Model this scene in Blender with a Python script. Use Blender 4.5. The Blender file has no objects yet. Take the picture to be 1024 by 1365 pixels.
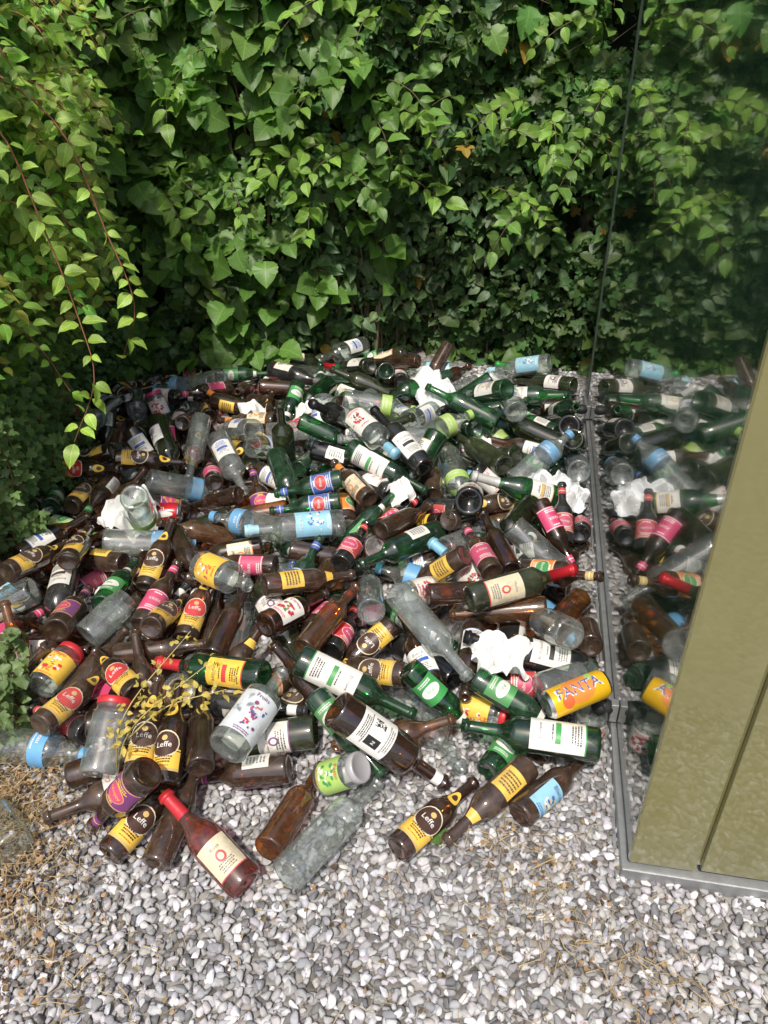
import bpy, math, random, time, bmesh
import numpy as np
from mathutils import Vector, Matrix, noise
T0=time.time()
random.seed(11); rng=np.random.default_rng(7)
scn=bpy.context.scene
D=bpy.data
def link(o):
    scn.collection.objects.link(o); return o
def empty(name,loc=(0,0,0)):
    e=D.objects.new(name,None); e.location=loc; e.empty_display_size=.2; return link(e)
# ------------------------------------------------ materials
def newmat(name):
    m=D.materials.new(name); m.use_nodes=True
    nt=m.node_tree; nt.nodes.clear()
    out=nt.nodes.new('ShaderNodeOutputMaterial')
    return m,nt,out
def N(nt,t,**k):
    n=nt.nodes.new(t)
    for a,b in k.items():
        if a in n.inputs.keys(): n.inputs[a].default_value=b
        else: setattr(n,a,b)
    return n
def L(nt,a,b): nt.links.new(a,b)
def math_(nt,op,a,b=None):
    n=nt.nodes.new('ShaderNodeMath'); n.operation=op
    for i,v in enumerate((a,b)):
        if v is None: continue
        if isinstance(v,(int,float)): n.inputs[i].default_value=v
        else: nt.links.new(v,n.inputs[i])
    return n.outputs[0]
def mixc(nt,f,a,b,bt='MIX'):
    n=nt.nodes.new('ShaderNodeMix'); n.data_type='RGBA'; n.blend_type=bt
    for s,v in ((n.inputs[0],f),(n.inputs[6],a),(n.inputs[7],b)):
        if isinstance(v,(int,float)): s.default_value=v
        elif isinstance(v,tuple): s.default_value=(v[0],v[1],v[2],1)
        else: nt.links.new(v,s)
    return n.outputs[2]
def princ(name,col,rough=.5,metal=0,nscale=30,namt=.2,bump=0,bscale=200,coat=0,spec=.5,worn=0):
    m,nt,out=newmat(name)
    tc=N(nt,'ShaderNodeTexCoord'); no=N(nt,'ShaderNodeTexNoise',Scale=nscale,Detail=5.0)
    L(nt,tc.outputs['Object'],no.inputs['Vector'])
    dark=tuple(c*(1-namt) for c in col); lite=tuple(min(1,c*(1+namt)) for c in col)
    c=mixc(nt,no.outputs[0],dark,lite)
    if worn:
        oi=N(nt,'ShaderNodeObjectInfo')
        n4=N(nt,'ShaderNodeTexNoise',Scale=18.0,Detail=8.0,Roughness=.7); L(nt,tc.outputs['Object'],n4.inputs['Vector'])
        blot=math_(nt,'MAXIMUM',math_(nt,'SUBTRACT',math_(nt,'MULTIPLY',n4.outputs[0],2.6),1.3),0.0)
        f=math_(nt,'MINIMUM',math_(nt,'ADD',math_(nt,'MULTIPLY',oi.outputs['Random'],.32),math_(nt,'MULTIPLY',blot,math_(nt,'MULTIPLY',oi.outputs['Random'],1.7))),.85)
        c=mixc(nt,f,c,mixc(nt,.45,mixc(nt,1.0,c,(.65,.60,.52),'MULTIPLY'),(.28,.25,.20)))
    p=N(nt,'ShaderNodeBsdfPrincipled',Roughness=rough,Metallic=metal)
    p.inputs['Coat Weight'].default_value=coat; p.inputs['Specular IOR Level'].default_value=spec
    L(nt,c,p.inputs['Base Color'])
    if bump:
        n2=N(nt,'ShaderNodeTexNoise',Scale=bscale,Detail=4.0); L(nt,tc.outputs['Object'],n2.inputs['Vector'])
        bp=N(nt,'ShaderNodeBump',Strength=bump,Distance=.002); L(nt,n2.outputs[0],bp.inputs['Height']); L(nt,bp.outputs[0],p.inputs['Normal'])
    L(nt,p.outputs[0],out.inputs[0]); return m
def glassmat(name,tint,edge,dirt_haze=.05,refl=1.0,dcol=None):
    m,nt,out=newmat(name)
    lw=N(nt,'ShaderNodeLayerWeight',Blend=.5)
    f=lw.outputs['Facing']
    f2=math_(nt,'POWER',f,1.8)
    oi=N(nt,'ShaderNodeObjectInfo')
    c=mixc(nt,f2,tint,edge)
    c=mixc(nt,oi.outputs['Random'],c,tuple(t**1.7 for t in tint)) if sum(tint)<2.5 else c
    c=mixc(nt,f2,c,edge)
    tr=N(nt,'ShaderNodeBsdfTransparent'); L(nt,c,tr.inputs[0])
    gl=N(nt,'ShaderNodeBsdfGlossy',Roughness=.055); gl.inputs[0].default_value=(1,1,1,1)
    fr=math_(nt,'ADD',math_(nt,'MULTIPLY',math_(nt,'POWER',f,3.2),.8*refl),.10*refl)
    m1=N(nt,'ShaderNodeMixShader'); L(nt,fr,m1.inputs[0]); L(nt,tr.outputs[0],m1.inputs[1]); L(nt,gl.outputs[0],m1.inputs[2])
    tc=N(nt,'ShaderNodeTexCoord'); no=N(nt,'ShaderNodeTexNoise',Scale=24.0,Detail=8.0,Roughness=.65); L(nt,tc.outputs['Object'],no.inputs['Vector'])
    dm=math_(nt,'MINIMUM',math_(nt,'MULTIPLY',math_(nt,'POWER',no.outputs[0],2.2),math_(nt,'ADD',dirt_haze*2.5,math_(nt,'MULTIPLY',oi.outputs['Random'],dirt_haze*7))),.7)  # dirt film plus a pale haze in the colour that softens contrast
    df=N(nt,'ShaderNodeBsdfDiffuse')
    dc=dcol or tuple(.2+ .35*t for t in tint); df.inputs[0].default_value=(dc[0],dc[1],dc[2],1)
    m2=N(nt,'ShaderNodeMixShader'); L(nt,dm,m2.inputs[0]); L(nt,m1.outputs[0],m2.inputs[1]); L(nt,df.outputs[0],m2.inputs[2])
    L(nt,m2.outputs[0],out.inputs[0]); return m
G={}
G['brown']=glassmat('brown_glass',(.47,.23,.08),(.09,.035,.013),.11,1,(.23,.155,.11))
G['amber']=glassmat('amber_glass',(.74,.44,.14),(.24,.10,.03),.11,1,(.32,.20,.11))
G['dark']=glassmat('dark_glass',(.13,.11,.07),(.02,.022,.015),.10,1,(.14,.14,.14))
G['green']=glassmat('green_glass',(.16,.54,.23),(.014,.13,.045),.09,1,(.10,.21,.13))
G['olive']=glassmat('olive_glass',(.25,.34,.12),(.035,.08,.025),.10,1,(.15,.17,.10))
G['clear']=glassmat('clear_glass',(.96,.98,.97),(.55,.64,.60),.075,1.15,(.55,.58,.57))
G['pink']=glassmat('pink_glass',(.80,.28,.20),(.40,.07,.05),.08,1,(.35,.16,.12))
_lab={}
def lab_mat(c):
    if c not in _lab: _lab[c]=princ('label_%d'%len(_lab),c,rough=.45,nscale=60,namt=.12,worn=1)
    return _lab[c]
WHITE=(.80,.79,.75); YEL=(.84,.54,.07); DBR=(.05,.018,.012); RED=(.58,.035,.045); MAG=(.60,.06,.17)
PUR=(.18,.035,.19); ORA=(.78,.25,.035); BLU=(.035,.11,.43); LBL=(.28,.58,.76); GRY=(.16,.16,.17); GRN=(.05,.30,.08); LGR=(.38,.58,.14); GOLD=(.58,.42,.15); BLK=(.015,.015,.017); CREAM=(.72,.64,.46)
# ------------------------------------------------ text
_tx={}
def text_geo(s):
    if s in _tx: return _tx[s]
    cu=D.curves.new('t','FONT'); cu.body=s; cu.size=1; cu.align_x='CENTER'; cu.align_y='CENTER'; cu.resolution_u=2
    o=link(D.objects.new('t',cu)); bpy.context.view_layer.update()
    me=o.evaluated_get(bpy.context.evaluated_depsgraph_get()).to_mesh()
    V=[(v.co.x,v.co.y) for v in me.vertices]; F=[tuple(p.vertices) for p in me.polygons]
    D.objects.remove(o); _tx[s]=(V,F); return _tx[s]
# ------------------------------------------------ bottle builder
SCL=1.10
class MB:
    def __init__(s): s.v=[];s.f=[];s.m=[];s.mats=[];s.sm=[]
    def mi(s,mat):
        if mat not in s.mats: s.mats.append(mat)
        return s.mats.index(mat)
    def add(s,V,F,mat,smooth=True):
        o=len(s.v); s.v+=V; k=s.mi(mat)
        for f in F: s.f.append(tuple(i+o for i in f)); s.m.append(k); s.sm.append(smooth)
    def lathe(s,prof,mat,seg=28):
        V=[];F=[]
        for r,z in prof:
            for i in range(seg):
                a=2*math.pi*i/seg; V.append((r*math.cos(a),r*math.sin(a),z))
        for j in range(len(prof)-1):
            for i in range(seg):
                i2=(i+1)%seg; F.append((j*seg+i,j*seg+i2,(j+1)*seg+i2,(j+1)*seg+i))
        s.add(V,F,mat)
    def mesh(s,name,sc=1.0):
        me=D.meshes.new(name); me.from_pydata([(a*sc,b*sc,c*sc) for a,b,c in s.v],[],s.f)
        for m in s.mats: me.materials.append(m)
        me.polygons.foreach_set('material_index',s.m); me.polygons.foreach_set('use_smooth',s.sm)
        me.update(); return me
def shoulder(r,rn,z1,z2,n=9,p=1.0):
    out=[]
    for i in range(n+1):
        t=i/n; out.append((rn+(r-rn)*(0.5+0.5*math.cos(math.pi*t**p)),z1+(z2-z1)*t))
    return out
class Bottle(MB):
    def __init__(s,L_,r,rn,z1,z2,glass,punt=.012,p=1.0,jar=False):
        super().__init__(); s.L=L_; s.r=r; s.rn=rn; s.z1=z1; h=L_/2
        pr=[(r,.008)]+[(r,z1*L_*k/4) for k in (1,2,3)]+shoulder(r,rn,z1*L_,z2*L_,9,p)
        if not jar:
            pr+=[(rn*.93,.93*L_),(rn*.95,.945*L_),(rn*1.22,.95*L_),(rn*1.22,.972*L_),(rn*1.08,.976*L_),(rn*1.08,L_)]
        else: pr+=[(rn,.93*L_),(rn,L_)]
        base=[(.0005,punt),(.4*r,punt*.85),(.72*r,.003),(.9*r,.0),(.975*r,.003)]
        if not jar: lip=[(rn*.75,L_),(rn*.72,.95*L_)]
        else: lip=[]
        s.outer=[(a,b-h) for a,b in pr]
        s.lathe([(a,b-h) for a,b in base+pr+lip],glass)
        s.jar=jar
    def R(s,z):
        zs=[q[1] for q in s.outer]; rs=[q[0] for q in s.outer]
        return float(np.interp(z,zs,rs))
    def P(s,a,z,off): 
        r=s.R(z)+off; return (r*math.cos(a),r*math.sin(a),z)
    def band(s,c,z0,z1,a=math.pi,off=.0005,ac=0,mat=None):
        z0=(z0-.5)*s.L; z1=(z1-.5)*s.L
        na=max(2,int(a/.11)); nz=max(1,int((z1-z0)/.012))
        V=[s.P(ac-a+2*a*i/na,z0+(z1-z0)*j/nz,off) for j in range(nz+1) for i in range(na+1)]
        F=[(j*(na+1)+i,j*(na+1)+i+1,(j+1)*(na+1)+i+1,(j+1)*(na+1)+i) for j in range(nz) for i in range(na)]
        s.add(V,F,mat or lab_mat(c))
    def ell(s,c,zc,sw,sh,off=.001,ds=0,arch=False):
        zc=(zc-.5)*s.L; V=[];F=[]; n=20; rings=4
        r0=s.R(zc)
        V.append(s.P(ds/r0,zc,off))
        for k in range(1,rings+1):
            for i in range(n):
                a=2*math.pi*i/n; V.append(s.P((ds+sw*k/rings*math.cos(a))/r0,zc+sh*k/rings*math.sin(a),off))
        for i in range(n): F.append((0,1+i,1+(i+1)%n))
        for k in range(rings-1):
            for i in range(n):
                a=1+k*n; F.append((a+i,a+n+i,a+n+(i+1)%n,a+(i+1)%n))
        s.add(V,F,lab_mat(c))
    def txt(s,t,c,size,zc,off=.0016,ds=0,rot=False,ac=0):
        V2,F=text_geo(t); zc=(zc-.5)*s.L; r0=s.R(zc); V=[]
        for x,y in V2:
            if rot: x,y=-y,x
            V.append(s.P(ac+(ds+x*size)/r0,zc+y*size,off))
        s.add(V,F,lab_mat(c),False)
    def lines(s,c,z0,z1,n,hw,seed=0,ac=0):
        rr=random.Random(seed)
        for k in range(n):
            z=z0+(z1-z0)*(k+.5)/n; h=(z1-z0)/n*.28
            r0=s.r; x=-hw*rr.uniform(.7,1)
            end=-x
            while x<end:
                w=rr.uniform(.0015,.005); a0=x/r0;a1=min(end,x+w)/r0
                s.band(c,z-h,z+h,a=(a1-a0)/2,off=.0012,ac=ac+(a0+a1)/2); x+=w+.0012
    def capsule(s,c,z0=.70,metal=True):
        mat=princ('foil',c,rough=.35,metal=.3,nscale=40,namt=.15,bump=.3,bscale=90)
        h=s.L/2; pr=[(q[0]+.0006,q[1]) for q in s.outer if q[1]>(z0-.5)*s.L]
        pr=[(s.R((z0-.5)*s.L)+.0006,(z0-.5)*s.L)]+pr+[(.0005,h+.0006)]
        s.lathe(pr,mat)
def d_leffe(b,alt=False):
    b.band(YEL,.10,.30,a=1.25); b.ell(CREAM,.345,.033,.030,.0010); b.ell(DBR if not alt else RED,.345,.030,.027,.0014)
    b.band(GOLD,.10,.125,a=1.25,off=.0009); b.band(DBR,.275,.285,a=1.25,off=.0009)
    b.txt('Leffe',WHITE,.017,.335,.0024); b.lines(DBR,.17,.24,3,.022,4); b.lines(RED,.14,.155,1,.016,2)
    b.ell(GOLD,.40,.006,.006,.0018)
    b.ell(YEL,.70,.012,.018,.001); b.ell(DBR,.70,.006,.008,.0015); b.band(WHITE,.12,.36,a=.6,ac=math.pi)
    b.lines(GRY,.14,.34,6,.013,3,ac=math.pi)
def d_band(b,c,tc,t,z0=.14,z1=.44,acc=None,neck=None,seed=1):
    b.band(c,z0,z1,a=1.3); zc=(z0+z1)/2
    b.band(tc,z0+.01,z0+.018,a=1.3,off=.0009); b.band(tc,z1-.018,z1-.01,a=1.3,off=.0009)
    if acc: b.ell(tc,zc+.01,.0255,.0195,.0010); b.ell(acc,zc+.01,.024,.018,.0013)
    b.txt(t,tc,.012,zc+.01,.002); b.lines(tc,z0+.03,z0+.08,2,.022,seed); b.lines(tc,z1-.06,z1-.03,1,.012,seed+4)
    b.band(WHITE,z0+.02,z1-.02,a=.55,ac=math.pi); b.lines(GRY,z0+.05,z1-.05,6,.011,seed+5,ac=math.pi)
    if neck: b.band(neck,.80,.90,a=math.pi,off=.0006); b.band(tc,.845,.855,a=math.pi,off=.0010)
def d_wine(b,bg,ink,t,acc,z0=.14,z1=.46,full=1.0,seed=0,ts=.010):
    b.band(bg,z0,z1,a=full); w=full*b.r*.8
    b.txt(t,ink,ts,z1-.07,.0012)
    if seed%2: b.ell(acc,(z0+z1)/2,.010,.012,.0011); b.ell(bg,(z0+z1)/2,.006,.007,.0014)
    else:
        b.band(acc,(z0+z1)/2-.02,(z0+z1)/2+.02,a=full*.55,off=.001)
        b.lines(ink,(z0+z1)/2+.03,(z0+z1)/2+.05,1,w*.5,seed+9)
    b.lines(ink,z0+.03,z0+.11,4,w*.7,seed)
    b.band(acc,z0,z0+.010,a=full,off=.0009)
    b.band(WHITE,z0+.05,z1-.05,a=.6,ac=math.pi); b.lines(GRY,z0+.08,z1-.08,6,.014,seed+3,ac=math.pi)
def d_pic(b,bg,cols,z0=.12,z1=.50,full=1.1,seed=0,t=None,tc=BLK):
    rr=random.Random(seed); b.band(bg,z0,z1,a=full)
    for i in range(30):
        b.ell(cols[i%len(cols)],rr.uniform(z0+.08,z1-.12),rr.uniform(.0012,.0055),rr.uniform(.0012,.005),.001+.00006*i,ds=rr.gauss(0,.011))
    if t: b.txt(t,tc,.014,z1-.05,.003)
    b.lines(tc,z0+.01,z0+.05,2,.024,seed)
    b.band(WHITE,z0+.03,z1-.03,a=.5,ac=math.pi); b.lines(GRY,z0+.05,z1-.06,7,.012,seed+5,ac=math.pi)
def d_qr(b):
    b.band(WHITE,.16,.44,a=1.25); rr=random.Random(4)
    for i in range(9):
        for j in range(9):
            if rr.random()<.5:
                z=.26+j*.010; b.band(BLK,z,z+.0095,a=.0010/b.r,off=.0012,ac=(-.030+i*.002)/b.r)
    b.lines(BLK,.18,.24,4,.035,1); b.band(BLK,.25,.36,a=.011/b.r,off=.0012,ac=.02/b.r); b.txt('N',WHITE,.012,.31,.002,ds=.02)
    b.lines(GRY,.38,.43,3,.034,6)
SP={}
def reg(key,name,b): SP[key]=dict(me=b.mesh(name+'_mesh',SCL),name=name,L=b.L*SCL,r=b.r*SCL,rn=b.rn*SCL,z1=b.z1)
def beer(g,L_=.235,r=.031,z1=.52,z2=.76): return Bottle(L_,r,.0125,z1,z2,G[g],.008)
def wine(g): return Bottle(.30,.038,.0142,.60,.74,G[g],.022,.9)
def burg(g): return Bottle(.295,.041,.0145,.44,.78,G[g],.022,.8)
def liq(g,L_=.29,r=.041): return Bottle(L_,r,.015,.62,.74,G[g],.010)
b=beer('brown');d_leffe(b);reg('LE','beer_bottle',b)
b=beer('brown');d_leffe(b,True);reg('LR','beer_bottle',b)
b=beer('brown',.24,.0305,.50,.78);reg('BN','beer_bottle',b)
b=beer('amber',.25,.032,.55,.75);reg('AM','beer_bottle',b)
b=beer('brown',.25,.0315);b.band(YEL,.66,.74,a=.9);b.band(YEL,.16,.40,a=.9);b.lines(DBR,.2,.36,5,.02);reg('BY','beer_bottle',b)
b=beer('brown');d_band(b,MAG,WHITE,'KRIEK',neck=MAG);reg('BR','beer_bottle',b)
b=beer('dark',.21,.031,.5,.74);d_band(b,RED,WHITE,'Rouge',acc=MAG,neck=RED,seed=2);reg('BR2','beer_bottle',b)
b=beer('brown',.23,.035,.5,.72);d_band(b,PUR,YEL,'Abbaye',acc=MAG,neck=PUR,seed=3);reg('BP','beer_bottle',b)
b=beer('brown',.22,.036,.5,.72);d_band(b,ORA,WHITE,'Blonde',acc=GRN,neck=GOLD,seed=4);reg('BO','beer_bottle',b)
b=beer('brown',.235,.034,.5,.72);d_pic(b,WHITE,[RED,GRN,RED],.12,.46,seed=3,t='Cerise',tc=RED);reg('BC','beer_bottle',b)
b=beer('green',.235,.0305,.55,.77);b.band(GRN,.15,.42,a=1.2);b.ell(WHITE,.29,.026,.014);b.txt('Pils',GRN,.013,.285);b.band(WHITE,.70,.76,a=1.2);b.lines(WHITE,.17,.21,2,.02,5);reg('GB','beer_bottle',b)
b=beer('green',.22,.031,.5,.74);d_band(b,BLU,WHITE,'Bleue',acc=RED,neck=BLU,seed=5);reg('GK','beer_bottle',b)
b=beer('green',.235,.031,.52,.77);reg('GP','beer_bottle',b)
b=beer('brown',.25,.0325);d_wine(b,WHITE,GRY,'Biere',BLU,.14,.44,1.2,2,.014);reg('BW','beer_bottle',b)
b=beer('brown',.23,.033);d_wine(b,CREAM,DBR,'Tripel',ORA,.12,.44,1.2,5,.014);b.band(ORA,.74,.86,a=math.pi);reg('BT','beer_bottle',b)
b=beer('brown',.24,.032);d_band(b,LGR,WHITE,'Cidre',acc=GRN,neck=GRN,seed=6);reg('BG','beer_bottle',b)
b=beer('dark',.235,.033);d_band(b,WHITE,RED,'DUVAL',.12,.44);b.band(WHITE,.78,.88,a=math.pi);reg('BD','beer_bottle',b)
b=beer('brown',.235,.031);d_pic(b,LBL,[WHITE,BLU,YEL],.12,.44,1.2,11,'Blanche',BLU);reg('BB2','beer_bottle',b)
b=wine('green');d_wine(b,WHITE,GRY,'CHATEAU',GOLD,seed=1);reg('GW','wine_bottle',b)
b=wine('green');d_wine(b,WHITE,BLK,'Domaine',GRN,.10,.50,1.2,6);reg('GV','wine_bottle',b)
b=wine('green');d_wine(b,YEL,DBR,'RIESLING',RED,seed=2);b.capsule(RED,.76);reg('GY','wine_bottle',b)
b=wine('olive');d_wine(b,CREAM,GRY,'Merlot',RED,seed=3);b.capsule((.5,.02,.03),.74);reg('GR','wine_bottle',b)
b=wine('dark');d_wine(b,WHITE,GRY,'BORDEAUX',BLK,seed=4);b.capsule(BLK,.72);reg('DW','wine_bottle',b)
b=wine('olive');d_wine(b,WHITE,BLK,'Cotes du Rhone',PUR,.18,.42,1.2,7,.008);reg('OW','wine_bottle',b)
b=wine('olive');d_pic(b,WHITE,[LGR,GRY,CREAM],.10,.44,1.0,14,'Vino',BLK);b.capsule(GRN,.74);reg('OV','wine_bottle',b)
b=burg('dark');d_wine(b,WHITE,BLK,'Cuvee',RED,.10,.36,1.1,5);b.capsule(GRY,.74);reg('DB','wine_bottle',b)
b=burg('olive');d_wine(b,CREAM,DBR,'Bourgogne',GOLD,.10,.36,1.1,9);reg('DC','wine_bottle',b)
b=burg('brown');d_band(b,DBR,GOLD,'Porto',.16,.40);reg('BB','wine_bottle',b)
b=burg('green');d_wine(b,WHITE,GRY,'Brut',GOLD,.12,.36,1.0,8);b.capsule((.6,.6,.58),.70);reg('GC','wine_bottle',b)
b=wine('green');reg('GN','wine_bottle',b)
b=wine('olive');reg('ON','wine_bottle',b)
b=Bottle(.31,.042,.015,.64,.74,G['dark'],.02);b.band(ORA,.08,.42,a=1.3);b.band(DBR,.11,.27,a=1.0,off=.001);b.band(ORA,.47,.55,a=1.1);b.band(DBR,.08,.095,a=1.3,off=.001);b.txt('RESERVA',ORA,.010,.22,.002);b.txt('Cava',DBR,.016,.345,.002);b.lines(CREAM,.13,.19,3,.03,3);reg('WO','wine_bottle',b)
b=Bottle(.31,.042,.015,.62,.72,G['brown'],.02);d_qr(b);b.band(WHITE,.86,.93,a=math.pi);reg('QR','wine_bottle',b)
b=liq('clear');d_pic(b,LBL,[WHITE,BLU,WHITE],.14,.50,1.1,2,'VODKA',WHITE);b.band((.35,.6,.7),.86,1.0,a=math.pi);reg('CB','liquor_bottle',b)
b=liq('clear');d_wine(b,WHITE,BLU,'Dry Gin',BLU,.18,.46,.9,8,.012);reg('CW','liquor_bottle',b)
b=liq('clear',.28,.043);d_pic(b,(.72,.70,.64),[RED,BLK,RED,DBR],.14,.5,1.0,5,'Hahn',RED);b.capsule(LBL,.80);reg('CR','liquor_bottle',b)
b=liq('clear',.30,.037);reg('CN','liquor_bottle',b)
b=liq('clear',.24,.045);d_pic(b,(.66,.72,.76),[PUR,RED,BLU,MAG],.10,.56,1.2,8,'Fruits',PUR);reg('CF','juice_bottle',b)
b=liq('clear',.20,.043);d_pic(b,YEL,[WHITE,ORA,RED],.14,.56,1.2,8,'Limo',RED);reg('CY','juice_bottle',b)
b=Bottle(.25,.037,.0135,.45,.76,G['pink'],.02);d_wine(b,CREAM,GRY,'Rose',RED,.12,.42,1.0,7);b.capsule(RED,.74);reg('RS','wine_bottle',b)
def pet(key,lc,t):
    b=Bottle(.27,.040,.014,.66,.86,G['clear'],.012)
    b.v=[((x*(1+.035*math.sin(z*230))) if -.10<z<.03 else x,(y*(1+.035*math.sin(z*230))) if -.10<z<.03 else y,z) for x,y,z in b.v]
    b.outer=[(.0412,-.135),(.0412,.05),(.0145,.10),(.0145,.135)]
    b.band(lc,.52,.66,a=math.pi,off=.0003);b.txt(t,WHITE,.016,.59,.001);b.lines(WHITE,.535,.555,1,.03,3);b.band(lc,.93,1.0,a=math.pi,off=.003);reg(key,'plastic_bottle',b)
pet('PW',(.12,.35,.62),'eau'); pet('PG',LGR,'citron')
def jar(key,lid,bg,cols,t,L_=.125,r=.037,g='clear'):
    b=Bottle(L_,r,r*.86,.78,.88,G[g],.005,jar=True)
    if bg: d_pic(b,bg,cols,.12,.70,1.5,3,t,RED)
    if lid:
        mat=princ('lid',lid,rough=.35,metal=.2,namt=.1); h=L_/2; q=r*.86+.0015
        b.lathe([(q,h-.013),(q+.0008,h-.012),(q+.0008,h+.001),(q-.001,h+.003),(q-.005,h+.003),(q-.006,h+.0022),(.0005,h+.0022)],mat)
    reg(key,'glass_jar',b)
jar('JY',RED,YEL,[RED,ORA,WHITE],'Mayo'); jar('JR',RED,None,None,None,.16,.04); jar('JG',GOLD,ORA,[BLU,WHITE],'Tapenade',.11,.034)
jar('JL',(.42,.42,.43),LGR,[GRN,WHITE],'Pesto',.11,.036); jar('JW',None,WHITE,[RED,PUR],'Yaourt',.11,.036); jar('JN',None,None,None,None,.14,.04)
jar('JM',MAG,WHITE,[RED,MAG],'Confiture',.11,.036)
def can(key,body,accents,text,tc):
    b=MB(); b.L=.150;b.r=.033;b.rn=.027;b.z1=.92
    alu=princ('aluminium',(.75,.75,.76),.25,1.0,namt=.05); cy=princ('can_lacquer',body,.25,.2,nscale=20,namt=.08); h=.075
    b.lathe([(.0005,-h+.008),(.02,-h+.006),(.024,-h),(.027,-h+.001)],alu); b.lathe([(.027,-h+.001),(.0325,-h+.009)],alu)
    b.lathe([(.0325,-h+.009),(.033,-h+.012),(.033,-.02),(.033,.02),(.033,h-.014),(.030,h-.005)],cy)
    b.lathe([(.030,h-.005),(.0275,h-.001),(.0275,h),(.026,h),(.025,h-.003),(.0005,h-.003)],alu)
    b.outer=[(.033,-h),(.033,h)]
    for nm in ('R','P','band','ell','txt','lines'): setattr(b,nm,getattr(Bottle,nm).__get__(b))
    for a in accents: b.ell(*a)
    b.txt(text,WHITE,.036,.5,.0014,rot=True,ds=.002); b.txt(text,tc,.033,.5,.0020,rot=True)
    reg(key,'soda_can',b)
can('CAN',(.85,.50,.02),[(ORA,.50,.034,.040,.0006),((.8,.12,.02),.28,.016,.014,.001,.02),(LGR,.72,.012,.008,.001,-.02)],'FANTA',BLU)
can('CA2',(.5,.02,.03),[(WHITE,.5,.012,.06,.0006,.02)],'Cola',(.6,.05,.05))
def paper(key,name,seed,size,n=22,col=WHITE,h=.55):
    m=MB(); mat=princ('paper',col,.8,namt=.08,bump=.4,bscale=60); V=[]
    for j in range(n+1):
        for i in range(n+1):
            x=(i/n-.5);y=(j/n-.5); p=Vector((x*3+seed,y*3,seed*2.3))
            z=abs(noise.noise(p))*.5+abs(noise.noise(p*2.1))*.25+.06*abs(noise.noise(p*5))
            rr=math.hypot(x,y); k=1-.45*rr; wob=1+.5*noise.noise(Vector((math.cos(math.atan2(y,x))*1.5,math.sin(math.atan2(y,x))*1.5,seed+rr)))
            V.append((x*k*wob*size*1.3,y*k*wob*size*1.1,(z-.05)*size*h-rr*rr*size*.55+noise.noise(p*1.1+Vector((9,0,0)))*size*.35))
    F=[(j*(n+1)+i,j*(n+1)+i+1,(j+1)*(n+1)+i+1,(j+1)*(n+1)+i) for j in range(n) for i in range(n)]
    m.add(V,F,mat,False); me=m.mesh(name); SP[key]=dict(me=me,name=name,L=size*.9,r=size*.16,rn=size*.15,z1=.9)
paper('PA','crumpled_paper',1.3,.15,22,(.8,.8,.78),.7); paper('PB','crumpled_paper',5.1,.20,24,(.8,.8,.78),.65); paper('PC','plastic_bag',8.7,.20,24,(.72,.74,.76)); paper('PD','crumpled_paper',3.3,.11,20,(.78,.78,.76),.4)
# ------------------------------------------------ main bottles of the heap: type, x, y (metres on the ground), heading
heroes=[('AM',-.25,1.15,47),('CN',-.15,1.09,42),
('CF',-.257,1.325,80),('BN',-.375,1.295,94),('BN',-.66,1.385,62),('BN',-.77,1.54,48),('JN',-.733,1.22,103),('JR',-.69,1.29,118),
('LE',-.57,1.13,62),('BN',-.49,1.12,74),('JY',-.889,1.5,55),('GY',-.464,1.55,169),('LE',-.043,1.47,180),('BN',-.207,1.47,122),
('GV',-.023,1.41,-12),('BN',.258,1.70,14),('BN',.355,1.92,88),
('BR',.277,1.88,93),('DB',.26,2.19,80),('BN',.083,2.1,47),('BO',.489,1.79,-16),('GC',.43,2.27,188),('DW',.097,2.52,114),('CR',-.054,2.43,-62),
('CB',-.264,2.01,200),('CW',-.534,2.62,-50),('GK',-.258,2.38,192),('GK',-.252,2.21,192),('LE',-.976,2.01,92),('GB',-.836,1.87,80),('BP',-.93,1.74,78),
('JN',-.829,1.69,85),('LE',-.72,1.97,78),('LE',-.56,1.75,125),('CY',-.393,1.785,-35),('AM',-.118,1.62,50),('BR2',-.058,1.97,50),('BC',-.241,1.66,52),
('BY',.157,1.875,180),('BR',.504,2.03,-48),('BR2',.569,2.17,90),('BR2',.65,2.22,90),('CW',.494,2.9,90),('LE',-.903,2.66,5),('BW',-1.03,2.05,40),
('LE',-1.03,1.62,75),('LE',-.612,1.36,80),('LE',-.493,1.3,32),('BP',-.60,1.24,180),('GB',.116,1.43,-47),('GB',.312,1.35,-28),
('GK',-.173,1.88,80),('BY',-.146,1.77,0),('LR',-.784,1.435,65),('LR',-.74,1.47,110),('JM',-.95,3.0,20),('LE',-1.06,1.9,65),('JN',.365,1.5,80),('JN',.352,1.57,40),
('BN',-1.04,2.18,15),('DW',-.19,2.6,225),('GW',.057,3.0,215),('GN',.25,2.82,145),('GW',.365,2.9,110),('BR',-.65,2.53,100),('BR',-.64,1.8,60),('JW',.193,1.78,10),
('LR',-1.03,2.6,-30),('PW',-.45,2.15,160),('PG',.02,2.75,30),('PW',.55,2.55,75),('CA2',-.8,2.35,30),('CN',-.3,2.85,20),('PG',-.75,2.15,110),
('GB',-.10,1.27,-50),('JG',-.54,1.445,90),('JW',.412,1.465,85),('GR',.382,1.66,24),('CN',.132,1.60,-43),('CAN',.495,1.46,-15),('JL',-.17,1.25,60),
('LE',.07,1.21,11),('QR',.052,1.34,-6),('GV',.42,1.33,190),('BY',.25,1.22,190),('RS',-.36,1.11,118),('WO',.33,1.19,212),
('PA',.268,1.545,0),('PB',-.816,2.24,0),('PC',.175,3.03,0),('PC',.6,2.43,0),('PD',-.45,2.4,0),('PD',.05,2.25,0),('PA',-.25,2.95,0),('PD',-.9,1.85,0),('PD',.4,2.6,0),('PD',-.55,2.95,0)]
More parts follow.
